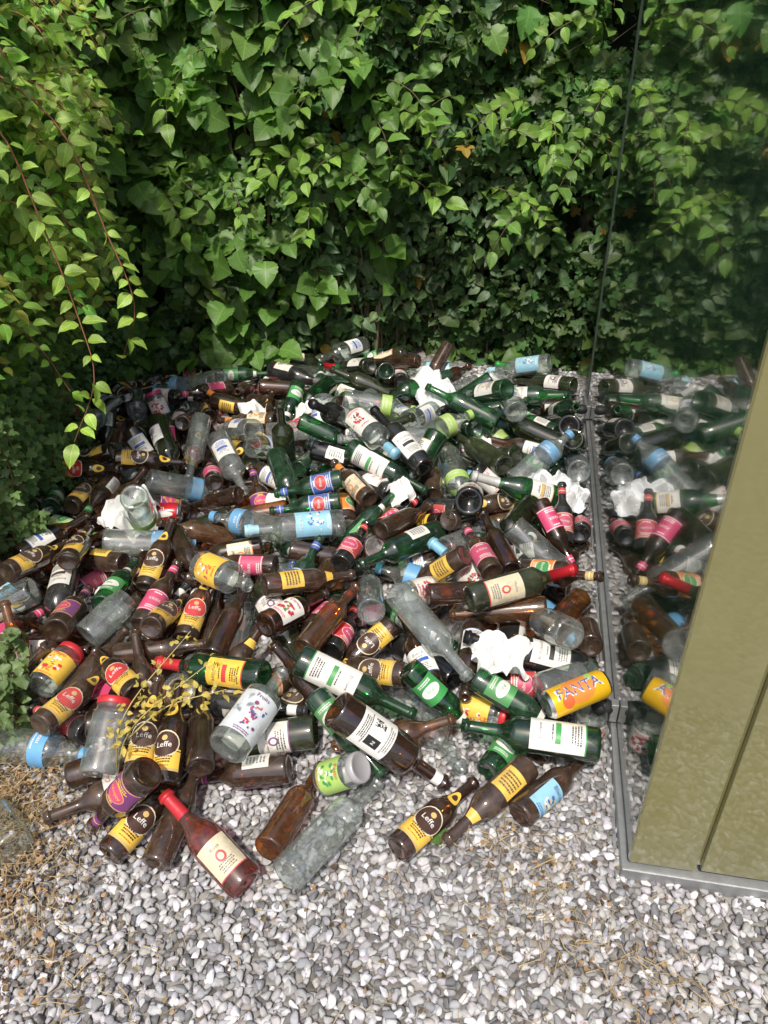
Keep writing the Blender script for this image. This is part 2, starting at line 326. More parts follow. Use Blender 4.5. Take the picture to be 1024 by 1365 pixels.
CX,CY,CA=.512,.965,math.radians(-11.0)
xf=lambda y:CX+math.tan(-CA)*(y-CY)
poly=[(-.80,1.2),(-.36,1.12),(-.1,1.22),(.2,1.25),(.5,1.35),(.86,3.3),(.75,3.6),(-1.1,3.6),(-1.35,3.2),(-1.35,2.3),(-1.2,1.65),(-1.0,1.35)]
def inside(x,y):
    c=False;n=len(poly)
    for i in range(n):
        x1,y1=poly[i];x2,y2=poly[i-1]
        if (y1>y)!=(y2>y) and x<(x2-x1)*(y-y1)/(y2-y1)+x1: c=not c
    return c
def pick(x,y):
    if y>2.5 and x>-.35: w={'GW':5,'GV':4,'GC':3,'GN':3,'DW':4,'DB':3,'CW':3,'GB':3,'CN':3,'GP':3,'GR':2,'BR':1,'CB':2,'GK':1,'BN':3,'BW':2,'PW':2,'PG':1,'OW':3,'OV':2,'ON':3,'DC':2,'BD':1}
    elif x<-.35: w={'LE':5,'BN':9,'BR':3,'LR':2,'BP':2,'GB':2,'JN':1,'AM':4,'BY':1,'CW':1,'CN':2,'JM':1,'BC':1,'BR2':3,'DW':1,'BW':3,'PW':1,'PG':.5,'BT':3,'BG':2,'BD':2,'BB2':2,'ON':2,'OW':1}
    else: w={'LE':2,'BN':8,'BR':2,'GW':2,'GB':3,'GP':2,'AM':4,'BR2':2,'JN':2,'CN':3,'DW':2,'GK':2,'BY':1,'BO':1,'JY':1,'GV':1,'QR':1,'BC':1,'BW':3,'PW':1,'PG':.5,'BT':2,'BG':1,'BD':2,'BB2':2,'ON':3,'OW':2,'DC':1,'CR':1}
    ks=list(w); return random.choices(ks,[w[k] for k in ks])[0]
SS=(-.46,-.31,-.15,0,.15,.31,.46)
def samp(x,y,yaw,L_): return np.array([(x+math.cos(yaw)*L_*s,y+math.sin(yaw)*L_*s) for s in SS])
def fix(x,y,yaw,L_,r):
    for _ in range(3):
        for s in (-.5,.5):
            ex=x+math.cos(yaw)*L_*s; ey=y+math.sin(yaw)*L_*s
            d=ex+r-(xf(ey)-.05)
            if d>0: x-=d+.005
            if ex-r<-1.5: x+=-1.5-(ex-r)
            if ey+r>3.74: y-=ey+r-3.74
    return x,y
items=[]; lv=[]
n=0
while n<345:
    x=random.uniform(-1.4,.9); y=random.uniform(1.1,3.65)
    if not inside(x,y): continue
    t=min(1,max(0,(y-1.15)/.6))
    if random.random()>.33+.67*t: continue
    k=pick(x,y); s=SP[k]; yaw=random.uniform(0,2*math.pi); x,y=fix(x,y,yaw,s['L'],s['r']); S=samp(x,y,yaw,s['L']); l=0
    while l<len(lv):
        if all(((S[:,None,:]-S2[None,:,:])**2).sum(2).min()>=(s['r']+r2+.005)**2 for S2,r2 in lv[l]): break
        l+=1
    if l==len(lv): lv.append([])
    lv[l].append((S,s['r'])); z=.06+.102*l; tilt=random.uniform(-.08,.08)
    items.append(dict(k=k,hero=False,p=Vector((x,y,z)),a=Vector((math.cos(yaw)*math.cos(tilt),math.sin(yaw)*math.cos(tilt),math.sin(tilt))))); n+=1
# ------------------------------------------------ settle the heap with rigid bodies (10x scale)
def hull(s):
    V=[];F=[];ng=10; h=s['L']/2
    for r,z in ((s['r']*.95,-h),(s['r'],-h+.01),(s['r'],(s['z1']-.5)*s['L']),(s['rn']*1.15,h)):
        for i in range(ng):
            a=2*math.pi*i/ng; V.append((10*r*math.cos(a),10*r*math.sin(a),10*z))
    for j in range(3):
        for i in range(ng): F.append((j*ng+i,j*ng+(i+1)%ng,(j+1)*ng+(i+1)%ng,(j+1)*ng+i))
    F.append(tuple(range(ng))[::-1]); F.append(tuple(range(3*ng,4*ng)))
    me=D.meshes.new('h'); me.from_pydata(V,[],F); return me
def boxmesh(x0,x1,y0,y1,z0,z1):
    V=[(a,b_,c) for a in(x0,x1) for b_ in(y0,y1) for c in(z0,z1)]
    F=[(0,1,3,2),(4,6,7,5),(0,4,5,1),(2,3,7,6),(0,2,6,4),(1,5,7,3)]
    me=D.meshes.new('bx'); me.from_pydata(V,[],F); return me
hulls={}
def settle(frames):
    pro=[];walls=[]
    try:
        for it in items:
            if it['k'] not in hulls: hulls[it['k']]=hull(SP[it['k']])
            o=link(D.objects.new('p',hulls[it['k']]))
            o.rotation_mode='QUATERNION'; o.rotation_quaternion=it['a'].to_track_quat('Z','X'); o.location=it['p']*10
            pro.append(o)
        walls.append(link(D.objects.new('w',boxmesh(-60,60,-40,80,-10,.1))))
        walls.append(link(D.objects.new('w',boxmesh(-40,40,37.8,48,-1,40))))
        walls.append(link(D.objects.new('w',boxmesh(-26,-15.5,0,80,-1,40))))
        w=link(D.objects.new('w',boxmesh(-.3,10,-.3,26,-1,40))); w.location=(CX*10,CY*10,0); w.rotation_euler=(0,0,CA); walls.append(w)
        bpy.context.view_layer.update()
        bpy.ops.rigidbody.world_add()
        def rb(objs,typ):
            for o in bpy.context.selected_objects: o.select_set(False)
            for o in objs: o.select_set(True)
            bpy.context.view_layer.objects.active=objs[0]
            bpy.ops.rigidbody.objects_add(type=typ)
        rb(walls,'PASSIVE'); rb(pro,'ACTIVE')
        for o in walls: o.rigid_body.collision_shape='CONVEX_HULL'; o.rigid_body.friction=.9
        for o in pro:
            r_=o.rigid_body; r_.collision_shape='CONVEX_HULL'; r_.mass=1; r_.friction=.9; r_.restitution=0; r_.linear_damping=.35; r_.angular_damping=.95
            r_.use_margin=True; r_.collision_margin=.01
        rbw=scn.rigidbody_world; rbw.substeps_per_frame=14; rbw.solver_iterations=15; rbw.point_cache.frame_end=80
        g0=scn.gravity.copy(); scn.gravity=(0,0,-98)
        for f in range(1,frames+1): scn.frame_set(f)
        dg=bpy.context.evaluated_depsgraph_get()
        mats=[o.evaluated_get(dg).matrix_world.copy() for o in pro]
        bpy.ops.rigidbody.world_remove(); scn.gravity=g0; scn.frame_set(1)
        for it,m in zip(items,mats):
            it['p']=m.translation/10; it['a']=(m.to_3x3()@Vector((0,0,1))).normalized()
    except Exception as e: print('SIM FAIL',e)
    for o in pro+walls: D.objects.remove(o)
settle(48)
items=[it for it in items if it['p'].z>0 and it['p'].y>1.15]
SX=[];SR=[]
def addsamp(it):
    s=SP[it['k']]
    for q in SS:
        SX.append(tuple(it['p']+it['a']*(q*s['L']))); SR.append(s['r'] if q<s['z1']-.5 else s['rn']*1.4)
for it in items: addsamp(it)
for k,x,y,a in heroes:
    s=SP[k]; yaw=math.radians(a); x,y=fix(x,y,yaw,s['L'],s['r']); S=samp(x,y,yaw,s['L'])
    AX=np.array(SX);AR=np.array(SR); zz=[]
    for i,q in enumerate(SS):
        r=s['r'] if q<s['z1']-.5 else s['rn']*1.4
        d2=((AX[:,:2]-S[i])**2).sum(1); R2=(AR+r)**2; hit=d2<R2
        zz.append(max(r+.012,float((AX[hit,2]+np.sqrt(R2[hit]-d2[hit])).max()) if hit.any() else 0))
    zA=max(zz[:4]); zB=max(zz[3:]); tl=max(-.45,min(.45,math.atan2(zB-zA,s['L']*.7)))
    zc=max(zz[i]-math.tan(tl)*SS[i]*s['L'] for i in range(7))
    it=dict(k=k,hero=True,p=Vector((x,y,zc+.003)),a=Vector((math.cos(yaw)*math.cos(tl),math.sin(yaw)*math.cos(tl),math.sin(tl))))
    items.append(it); addsamp(it)
settle(26)
for i,it in enumerate(items):
    s=SP[it['k']]; loc=it['p']; a=it['a']
    fr=np.interp(loc.x,[-1.3,-.9,-.36,0,.5],[1.3,1.04,.95,1.0,1.06])
    if loc.z<0 or loc.y<fr or loc.x<-1.6: continue
    d=Vector((0,-.6,.8))
    if not it['hero'] and random.random()<.28: d=Vector((random.uniform(-1,1),random.uniform(-1,1),random.uniform(-1,1)))
    xx=(d-a*d.dot(a))
    if xx.length<.05: xx=Vector((1,0,0))-a*a.x
    xx.normalize(); yy=a.cross(xx)
    j=random.uniform(-.35,.35) if it['hero'] else random.uniform(-1.1,1.1)
    x2=xx*math.cos(j)+yy*math.sin(j); y2=a.cross(x2)
    if it['k'] in('PA','PB','PC','PD'):
        a=Vector((0,-.25,1)).normalized(); x2=a.cross(Vector((math.cos(i),math.sin(i),0))).normalized(); y2=a.cross(x2)
    M=Matrix((x2,y2,a)).transposed().to_4x4(); M.translation=loc
    o=link(D.objects.new(s['name'],s['me'])); o.matrix_world=M
# ------------------------------------------------ fast mesh
def fastmesh(name,V,F,attrs=None,mat=None,smooth=False,parent=None):
    V=np.asarray(V,dtype=np.float32); F=np.asarray(F,dtype=np.int32)
    me=D.meshes.new(name); me.vertices.add(len(V)); me.vertices.foreach_set('co',V.ravel())
    me.loops.add(F.size); me.loops.foreach_set('vertex_index',F.ravel()); me.polygons.add(len(F))
    me.polygons.foreach_set('loop_start',np.arange(0,F.size,F.shape[1],dtype=np.int32))
    if smooth: me.polygons.foreach_set('use_smooth',np.ones(len(F),dtype=bool))
    for k,a in (attrs or {}).items():
        at=me.attributes.new(k,'FLOAT_VECTOR','POINT'); at.data.foreach_set('vector',np.asarray(a,dtype=np.float32).ravel())
    if mat: me.materials.append(mat)
    me.update(calc_edges=True); o=link(D.objects.new(name,me))
    if parent: o.parent=parent
    return o
def leafmat(name,trans=.35,dry=False):
    m,nt,out=newmat(name)
    ca=N(nt,'ShaderNodeAttribute',attribute_name='lcol'); ua=N(nt,'ShaderNodeAttribute',attribute_name='luv')
    sx=N(nt,'ShaderNodeSeparateXYZ'); L(nt,ua.outputs['Vector'],sx.inputs[0])
    ax=math_(nt,'ABSOLUTE',sx.outputs[0])
    mid=math_(nt,'LESS_THAN',ax,.018)
    sv=math_(nt,'GREATER_THAN',math_(nt,'SINE',math_(nt,'MULTIPLY',math_(nt,'SUBTRACT',sx.outputs[1],math_(nt,'MULTIPLY',ax,.9)),46.0)),.86)
    ve=math_(nt,'MAXIMUM',mid,math_(nt,'MULTIPLY',sv,.5))
    br=mixc(nt,1.0,ca.outputs['Color'],(1.5,1.45,1.3),'MULTIPLY')
    tc=N(nt,'ShaderNodeTexCoord'); no=N(nt,'ShaderNodeTexNoise',Scale=45.0,Detail=3.0); L(nt,tc.outputs['Object'],no.inputs['Vector'])
    c0=mixc(nt,ve,ca.outputs['Color'],br)
    c1=mixc(nt,math_(nt,'MULTIPLY',no.outputs[0],.6),c0,mixc(nt,1.0,c0,(.55,.6,.5),'MULTIPLY'))
    p=N(nt,'ShaderNodeBsdfPrincipled',Roughness=.45); p.inputs['Specular IOR Level'].default_value=.45
    L(nt,c1,p.inputs['Base Color'])
    bp=N(nt,'ShaderNodeBump',Strength=.4,Distance=.002); L(nt,ve,bp.inputs['Height']); L(nt,bp.outputs[0],p.inputs['Normal'])
    t=N(nt,'ShaderNodeBsdfTranslucent'); tcx=mixc(nt,1.0,c1,(1.6,1.7,.7) if not dry else (1.2,1,.8),'MULTIPLY'); L(nt,tcx,t.inputs[0])
    mx=N(nt,'ShaderNodeMixShader'); mx.inputs[0].default_value=trans
    L(nt,p.outputs[0],mx.inputs[1]); L(nt,t.outputs[0],mx.inputs[2]); L(nt,mx.outputs[0],out.inputs[0]); return m
LEAF=leafmat('leaf'); DRY=leafmat('dry_leaf',.25,True)
BARK=princ('bark',(.15,.11,.07),.8,nscale=60,namt=.4,bump=.5); REDST=princ('red_stem',(.25,.10,.05),.6)
def side2tmpl(right,fold,curl):
    pts=[(0,0)]+right+[(0,1)]+[(-x,y) for x,y in right[::-1]]
    C=(0,.42); P=[C]+pts; V=[]
    for x,y in P: V.append((x,y,fold*abs(x)-curl*(y-.3)**2+.03*math.sin(y*17+x*9)))
    n=len(pts); F=[(0,1+i,1+(i+1)%n) for i in range(n)]
    return np.array(V),np.array(F),np.array([(x,y,0) for x,y in P])
ov=[(.16*1.0,.08),(.27,.22),(.32,.40),(.27,.60),(.16,.80),(.05,.93)]
hz=[]
for i in range(1,12):
    y=i/12; w=.47*math.sin(math.pi*y**.80)**.50; hz.append((w*(1.0 if i%2 else .90),y*.93-(.02 if i%2 else 0)))
mp=[(.10,.04),(.34,-.02),(.47,.12),(.33,.27),(.48,.36),(.56,.55),(.40,.56),(.24,.55),(.24,.74),(.15,.88)]
TM=[]
for sh in (ov,hz,mp):
    for fo,cu in ((.30,.35),(.12,.6),(.5,.15)): TM.append(side2tmpl(sh,fo,cu))
OV,HZ,MP=0,3,6
class Leaves:
    def __init__(s): s.P=[];s.N=[];s.T=[];s.S=[];s.C=[];s.K=[]
    def add(s,P,Nn,T,S,C,K):
        s.P.append(np.atleast_2d(P));s.N.append(np.atleast_2d(Nn));s.T.append(np.atleast_2d(T));s.S.append(np.atleast_1d(S));s.C.append(np.atleast_2d(C));s.K.append(np.atleast_1d(K))
    def build(s,name,parent=None,mat=None):
        P=np.vstack(s.P);Nn=np.vstack(s.N).astype(float);T=np.vstack(s.T).astype(float);S=np.concatenate(s.S);C=np.vstack(s.C);K=np.concatenate(s.K)
        Nn/=np.linalg.norm(Nn,axis=1)[:,None]+1e-9
        T=T-(T*Nn).sum(1)[:,None]*Nn; T/=np.linalg.norm(T,axis=1)[:,None]+1e-9
        X=np.cross(T,Nn)*rng.uniform(.8,1.2,len(P))[:,None]
        Vs=[];Fs=[];Us=[];Cs=[];off=0
        for k in range(len(TM)):
            ix=np.where(K==k)[0]
            if not len(ix): continue
            tv,tf,tu=TM[k]; m=len(tv)
            W=P[ix][:,None,:]+S[ix][:,None,None]*(tv[None,:,0:1]*X[ix][:,None,:]+tv[None,:,1:2]*T[ix][:,None,:]+tv[None,:,2:3]*Nn[ix][:,None,:])
            Vs.append(W.reshape(-1,3)); Fs.append((tf[None]+(np.arange(len(ix))*m)[:,None,None]+off).reshape(-1,3))
            Us.append(np.tile(tu,(len(ix),1))); Cs.append(np.repeat(C[ix],m,axis=0)); off+=m*len(ix)
        return fastmesh(name,np.vstack(Vs),np.vstack(Fs),{'luv':np.vstack(Us),'lcol':np.vstack(Cs)},mat or LEAF,parent=parent)
class Tubes:
    def __init__(s): s.V=[];s.F=[]
    def add(s,pts,r0,r1,n=5):
        pts=[Vector(p) for p in pts]; o=len(s.V)
        for i,p in enumerate(pts):
            d=(pts[min(i+1,len(pts)-1)]-pts[max(i-1,0)]).normalized()
            a=d.cross(Vector((.3,.2,1)) if abs(d.z)<.9 else Vector((1,0,0))).normalized(); c=d.cross(a)
            r=r0+(r1-r0)*i/(len(pts)-1)
            for k in range(n):
                t=2*math.pi*k/n; s.V.append(tuple(p+a*math.cos(t)*r+c*math.sin(t)*r))
        for i in range(len(pts)-1):
            for k in range(n): s.F.append((o+i*n+k,o+i*n+(k+1)%n,o+(i+1)*n+(k+1)%n,o+(i+1)*n+k))
    def build(s,name,mat,parent=None): return fastmesh(name,s.V,s.F,None,mat,True,parent)
def sn(x,y,seed,f=1.0):
    r=np.random.default_rng(seed); o=0
    for i in range(6):
        a=r.uniform(0,6.28); fr=f*r.uniform(.7,3.0); o=o+np.sin((x*np.cos(a)+y*np.sin(a))*fr+r.uniform(0,6.28))/(1+.25*fr/f)
    return o/3.0
def rn3(n,s): return rng.normal(0,s,(n,3))
def curve_pts(ctrl,n=16):
    c=[Vector(p) for p in ctrl]; out=[]
    c=[c[0]*2-c[1]]+c+[c[-1]*2-c[-2]]
    for i in range(1,len(c)-2):
        m=max(2,n//(len(c)-3))
        for k in range(m):
            t=k/m; a,b_,cc,d=c[i-1],c[i],c[i+1],c[i+2]
            out.append(.5*((2*b_)+(cc-a)*t+(2*a-5*b_+4*cc-d)*t*t+(3*b_-a-3*cc+d)*t**3))
    out.append(c[-2]); return out
def spray(lv_,tb,ctrl,size,col,kind,step=.05,r0=.003,out=Vector((0,-.6,.7)),side=True):
    pts=curve_pts(ctrl,20); tb.add(pts,r0,.0008,4)
    acc=0
    for i in range(1,len(pts)):
        acc+=(pts[i]-pts[i-1]).length
        if acc>=step or i==len(pts)-1:
            acc=0; d=(pts[i]-pts[i-1]).normalized(); lat=d.cross(out).normalized()
            for sgn in ((1,-1) if i<len(pts)-1 else (0,)):
                T=(lat*sgn*1.0+d*.75+Vector(tuple(rng.normal(0,.28,3)))); 
                nn=out+Vector(tuple(rng.normal(0,.38,3)))
                cv=np.array(col)*rng.uniform(.7,1.25)
                s_=size*rng.uniform(.6,1.2)*(1 if sgn else 1.1)
                lv_.add(tuple(pts[i]+T.normalized()*.006),tuple(nn),tuple(T),s_,cv,kind+int(rng.integers(0,3)))
GREENS=dict(maple=(.085,.17,.055),hazel=(.11,.22,.05),ov=(.105,.20,.075),bright=(.22,.38,.07),haw=(.14,.24,.08))
# ------------------------------------------------ back hedge
HB=empty('hedge')
lf=Leaves(); tb=Tubes()
n=29000
x=rng.uniform(-2.3,2.4,n); z=rng.uniform(0.0,2.5,n)
def ysurf(x,z): return 3.80-.17*sn(x,z,3,2.2)-.07*sn(x,z,9,7)+.16*np.clip(.5-z,0,1)
dpt=rng.exponential(.10,n).clip(0,.5)
gap=sn(x,z,21,4.5); keep=(gap>-.66)|(dpt>.22)
stemgap=((np.abs(x+.58+.04*np.sin(z*6))<.07)&(z>.45)&(z<1.6))
keep&=~(stemgap&(rng.random(n)<.75))
x,z,dpt=x[keep],z[keep],dpt[keep]; n=len(x)
P=np.stack([x,ysurf(x,z)+dpt-.05,z],1)
sp=sn(x,z,5,1.6)+.35*(x+.2)+rng.normal(0,.30,n)
kind=np.where(sp<-.25,HZ,np.where(sp<.60,MP,OV)); 
size=np.where(kind==HZ,.098,np.where(kind==MP,.060,.072))*rng.uniform(.5,1.35,n)
small=rng.random(n)<.35; size=np.where(small,size*.5,size)
C=np.where((kind==HZ)[:,None],GREENS['hazel'],np.where((kind==MP)[:,None],GREENS['maple'],GREENS['ov']))
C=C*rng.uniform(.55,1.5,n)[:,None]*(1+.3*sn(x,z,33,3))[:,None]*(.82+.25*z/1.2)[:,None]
C[:,0]*=rng.uniform(.8,1.3,n)
pale=(kind==OV)&(rng.random(n)<.35); C[pale]=C[pale]*.6+np.array([.08,.12,.08])
yl=rng.random(n)<.006; C[yl]=np.array([.40,.26,.05])
Nn=np.stack([np.zeros(n),-np.ones(n)*.8,np.ones(n)*.65],1)+rn3(n,.5)
T=np.stack([rng.normal(0,.8,n),-.3*np.ones(n),-.7+rng.normal(0,.5,n)],1)
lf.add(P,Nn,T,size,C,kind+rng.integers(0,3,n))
for i in range(60):
    sx_=random.uniform(-1.8,1.05); sz=random.uniform(.75,2.0)
    if i<6: sx_=-.1+random.uniform(-.12,.25); sz=1.1+random.uniform(-.1,.25)
    y0=float(ysurf(sx_,sz))
    dx=random.uniform(-.22,.22); le=random.uniform(.12,.26)
    bright=random.random()<.6
    spray(lf,tb,[(sx_,y0+.1,sz),(sx_+dx*.5,y0-.06,sz+.06),(sx_+dx*1.2,y0-.06-le*.7,sz+.03),(sx_+dx*1.8,y0-.06-le,sz-le*.3)],random.uniform(.05,.085),GREENS['bright'] if bright else (.14,.27,.055),OV,.05)
for i in range(55):
    sx_=random.uniform(-1.6,.1); sz=random.uniform(.10,1.5); y0=float(ysurf(sx_,sz)); 
    spray(lf,tb,[(sx_,y0+.1,sz),(sx_+.03,y0-.05,sz+.03),(sx_+random.uniform(-.15,.15),y0-.16,sz-.04)],.105,(.13,.26,.055),HZ,.07)
lf.build('foliage',HB)
for i in range(70):
    sx_=random.uniform(-2.1,1.9); z1_=random.uniform(.8,2.3); y0=3.97+random.uniform(-.10,.1)
    pts=[(sx_+random.uniform(-.05,.05)*k,y0+random.uniform(-.03,.03)-.02*k,z1_*k/5) for k in range(6)]
    tb.add(pts,random.uniform(.006,.013),.003,5)
for x0_,zt in ((-.60,2.0),(-.54,1.7),(-.64,1.5),(-1.0,1.6)):
    tb.add([(x0_+.03*math.sin(k*1.7+x0_*9),3.88-.012*k,zt*k/8) for k in range(9)],random.uniform(.009,.014),.004,6)
for i in range(60):
    sx_=random.uniform(-2.,1.6); z0=random.uniform(.0,1.8); a=random.uniform(-.4,.4)
    tb.add([(sx_,3.98,z0),(sx_+a*.4,3.82,z0+.12),(sx_+a,3.72,z0+random.uniform(0,.35))],.0035,.001,4)
tb.build('branches',BARK,HB)
CORE=princ('hedge_core',(.022,.036,.015),.9,nscale=25,namt=.6,bump=1,bscale=40)  # dark sheets behind the leaves, the hedge's inner shade put into their colour
def sheet(name,fx,nu,nv,mat,parent,smooth=False):
    V=[fx(i/nu,j/nv) for j in range(nv+1) for i in range(nu+1)]
    F=[(j*(nu+1)+i,j*(nu+1)+i+1,(j+1)*(nu+1)+i+1,(j+1)*(nu+1)+i) for j in range(nv) for i in range(nu)]
    return fastmesh(name,V,F,None,mat,smooth,parent)
sheet('dark_backing',lambda u,v:(-2.5+5.2*u,4.26+.08*noise.noise(Vector((u*30,v*15,0)))+ (.0 if v<.9 else (v-.9)*3),2.42*v),80,40,CORE,HB)
# ------------------------------------------------ left hedge
HL=empty('hedge')
lf=Leaves(); tb=Tubes(); n=24000
y=rng.uniform(1.25,3.95,n); z=rng.uniform(0,2.0,n)
def xsurf(y,z): return -1.30+.13*sn(y,z,41,2.4)+.04*sn(y,z,44,7)+.10*z-np.clip(2.0-y,0,2)**2*.8
dpt=rng.exponential(.11,n).clip(0,.6)
gap=sn(y,z,51,4.5); keep=(gap>-.8)|(dpt>.2); y,z,dpt=y[keep],z[keep],dpt[keep]; n=len(y)
P=np.stack([xsurf(y,z)-dpt,y,z],1)
kind=np.where(sn(y,z,61,2)+rng.normal(0,.3,n)+(z-1.0)*.9<.25,MP,OV)
size=np.where(kind==MP,.034,.050)*rng.uniform(.6,1.3,n)
C=np.where((kind==MP)[:,None],GREENS['haw'],(.23,.38,.07))*rng.uniform(.6,1.45,n)[:,None]
Nn=np.stack([np.ones(n)*.5,-np.ones(n)*.5,np.ones(n)*.7],1)+rn3(n,.42)
T=np.stack([.5+rng.normal(0,.5,n),rng.normal(-.3,.7,n),-.4+rng.normal(0,.5,n)],1)
lf.add(P,Nn,T,size,C,kind+rng.integers(0,3,n))
m_=3500; yy=rng.uniform(1.5,3.9,m_); xx=rng.uniform(-2.6,-1.2,m_); zz=2.0+.1*sn(xx,yy,71,3)-rng.exponential(.08,m_)
lf.add(np.stack([xx,yy,zz],1),np.array([[0,0,1]])+rn3(m_,.4),rn3(m_,1),.05*rng.uniform(.7,1.3,m_),np.array([[.15,.29,.05]])*rng.uniform(.6,1.4,m_)[:,None],np.full(m_,OV)+rng.integers(0,3,m_))
ot=Vector((.35,-.5,.7)); BR_=(.36,.54,.10)
spray(lf,tb,[(-1.25,2.35,1.5),(-.98,2.2,1.37),(-.90,2.15,1.14),(-.84,2.1,.875),(-.82,2.05,.716),(-.90,2.0,.55)],.056,BR_,OV,.04,.004,ot)
spray(lf,tb,[(-1.2,2.5,1.55),(-.90,2.4,1.35),(-.80,2.35,1.06),(-.743,2.3,.853),(-.81,2.3,.69)],.052,BR_,OV,.04,.004,ot)
for i in range(130):
    y0=random.uniform(1.95,3.4); z0=random.uniform(.7,1.9); x0=float(xsurf(y0,z0))-.1; le=random.uniform(.14,.36)
    dy=random.uniform(-.35,.05)
    spray(lf,tb,[(x0,y0,z0),(x0+le*.45,y0+dy*.4,z0+.08),(x0+le*.85,y0+dy*.8,z0+.05),(x0+le*1.1,y0+dy,z0-le*.2)],random.uniform(.036,.060),tuple(c*random.uniform(.65,1.1) for c in BR_),OV,.04,.003,ot)
for i in range(70):
    y0=random.uniform(1.35,2.9); x0=float(xsurf(y0,.1))+random.uniform(-.05,.10); z0=random.choice([0,0,.15,.3])
    spray(lf,tb,[(x0,y0,z0),(x0+.02,y0,z0+.10),(x0+random.uniform(-.05,.1),y0-.05,z0+.18+random.uniform(0,.1))],.036,(.16,.26,.09),MP,.03,.002,Vector((.2,-.5,.8)))
for i in range(45):
    y0=random.uniform(1.28,1.62); x0=-1.08+random.uniform(-.14,.06)+(1.62-y0)*.14
    spray(lf,tb,[(x0,y0,0),(x0+.02,y0,.08),(x0+random.uniform(-.05,.07),y0-.04,.13+random.uniform(0,.08))],.034,(.17,.25,.10),random.choice([MP,HZ]),.03,.002,Vector((.1,-.4,.9)))
lf.build('foliage',HL)
for i in range(60):
    y0=random.uniform(1.6,3.8); tb.add([(-1.75+random.uniform(-.1,.1),y0,0),(-1.7,y0+random.uniform(-.1,.1),.8),(-1.5+random.uniform(-.1,.15),y0+random.uniform(-.2,.2),random.uniform(1.3,2))],.010,.002,5)
tb.build('branches',REDST,HL)
def corel(u,v):
    a=u*3.1; 
    if a<.9: return (-2.6+.75*a/.9,1.85+.06*noise.noise(Vector((u*20,v*9,2))),1.9*v)
    return (-1.85+.07*noise.noise(Vector((u*20,v*9,5))),1.85+(a-.9),1.9*v)
sheet('dark_backing',corel,60,30,CORE,HL)
sheet('dark_backing_top',lambda u,v:(-2.6+.78*u,1.85+2.2*v,1.88+.05*noise.noise(Vector((u*8,v*9,5)))),12,24,CORE,HL)
# ------------------------------------------------ ground + gravel
m,nt,out=newmat('ground_mat'); tc=N(nt,'ShaderNodeTexCoord'); vo=N(nt,'ShaderNodeTexVoronoi',Scale=50.0); L(nt,tc.outputs['Object'],vo.inputs['Vector'])
no=N(nt,'ShaderNodeTexNoise',Scale=2.0,Detail=8.0); L(nt,tc.outputs['Object'],no.inputs['Vector'])
sc=N(nt,'ShaderNodeSeparateColor'); L(nt,vo.outputs['Color'],sc.inputs[0])
c=mixc(nt,sc.outputs[0],(.12,.115,.11),(.40,.39,.38)); c=mixc(nt,math_(nt,'MULTIPLY',no.outputs[0],.4),c,(.14,.11,.08))
p=N(nt,'ShaderNodeBsdfPrincipled',Roughness=.9); L(nt,c,p.inputs['Base Color'])
bp=N(nt,'ShaderNodeBump',Strength=1.0,Distance=.012); L(nt,math_(nt,'SUBTRACT',1.0,vo.outputs['Distance']),bp.inputs['Height']); L(nt,bp.outputs[0],p.inputs['Normal']); L(nt,p.outputs[0],out.inputs[0])
fastmesh('ground',[(-80,-80,0),(80,-80,0),(80,80,0),(-80,80,0)],[(0,1,2,3)],None,m)
m,nt,out=newmat('gravel_mat'); ca=N(nt,'ShaderNodeAttribute',attribute_name='lcol')
tc=N(nt,'ShaderNodeTexCoord'); no=N(nt,'ShaderNodeTexNoise',Scale=120.0,Detail=5.0); L(nt,tc.outputs['Object'],no.inputs['Vector'])
c=mixc(nt,no.outputs[0],mixc(nt,1.0,ca.outputs['Color'],(.65,.65,.66),'MULTIPLY'),mixc(nt,1.0,ca.outputs['Color'],(1.3,1.3,1.28),'MULTIPLY'))
p=N(nt,'ShaderNodeBsdfPrincipled',Roughness=.75); L(nt,c,p.inputs['Base Color'])
bp=N(nt,'ShaderNodeBump',Strength=.5,Distance=.002); L(nt,no.outputs[0],bp.inputs['Height']); L(nt,bp.outputs[0],p.inputs['Normal']); L(nt,p.outputs[0],out.inputs[0]); GM=m
stones=[]
for k in range(14):
    bm=bmesh.new(); bmesh.ops.create_icosphere(bm,subdivisions=2,radius=1)
    V=np.array([v.co[:] for v in bm.verts]); F=np.array([[v.index for v in f.verts] for f in bm.faces]); bm.free()
    for q in range(11):
        nn=rng.normal(0,1,3); nn/=np.linalg.norm(nn); d=rng.uniform(.42,.78); s_=V@nn; ov_=s_>d; V[ov_]-=np.outer(s_[ov_]-d,nn)
    V+=rng.normal(0,.02,V.shape); V*=np.array([1.3,.9,.68]); stones.append((V,F))
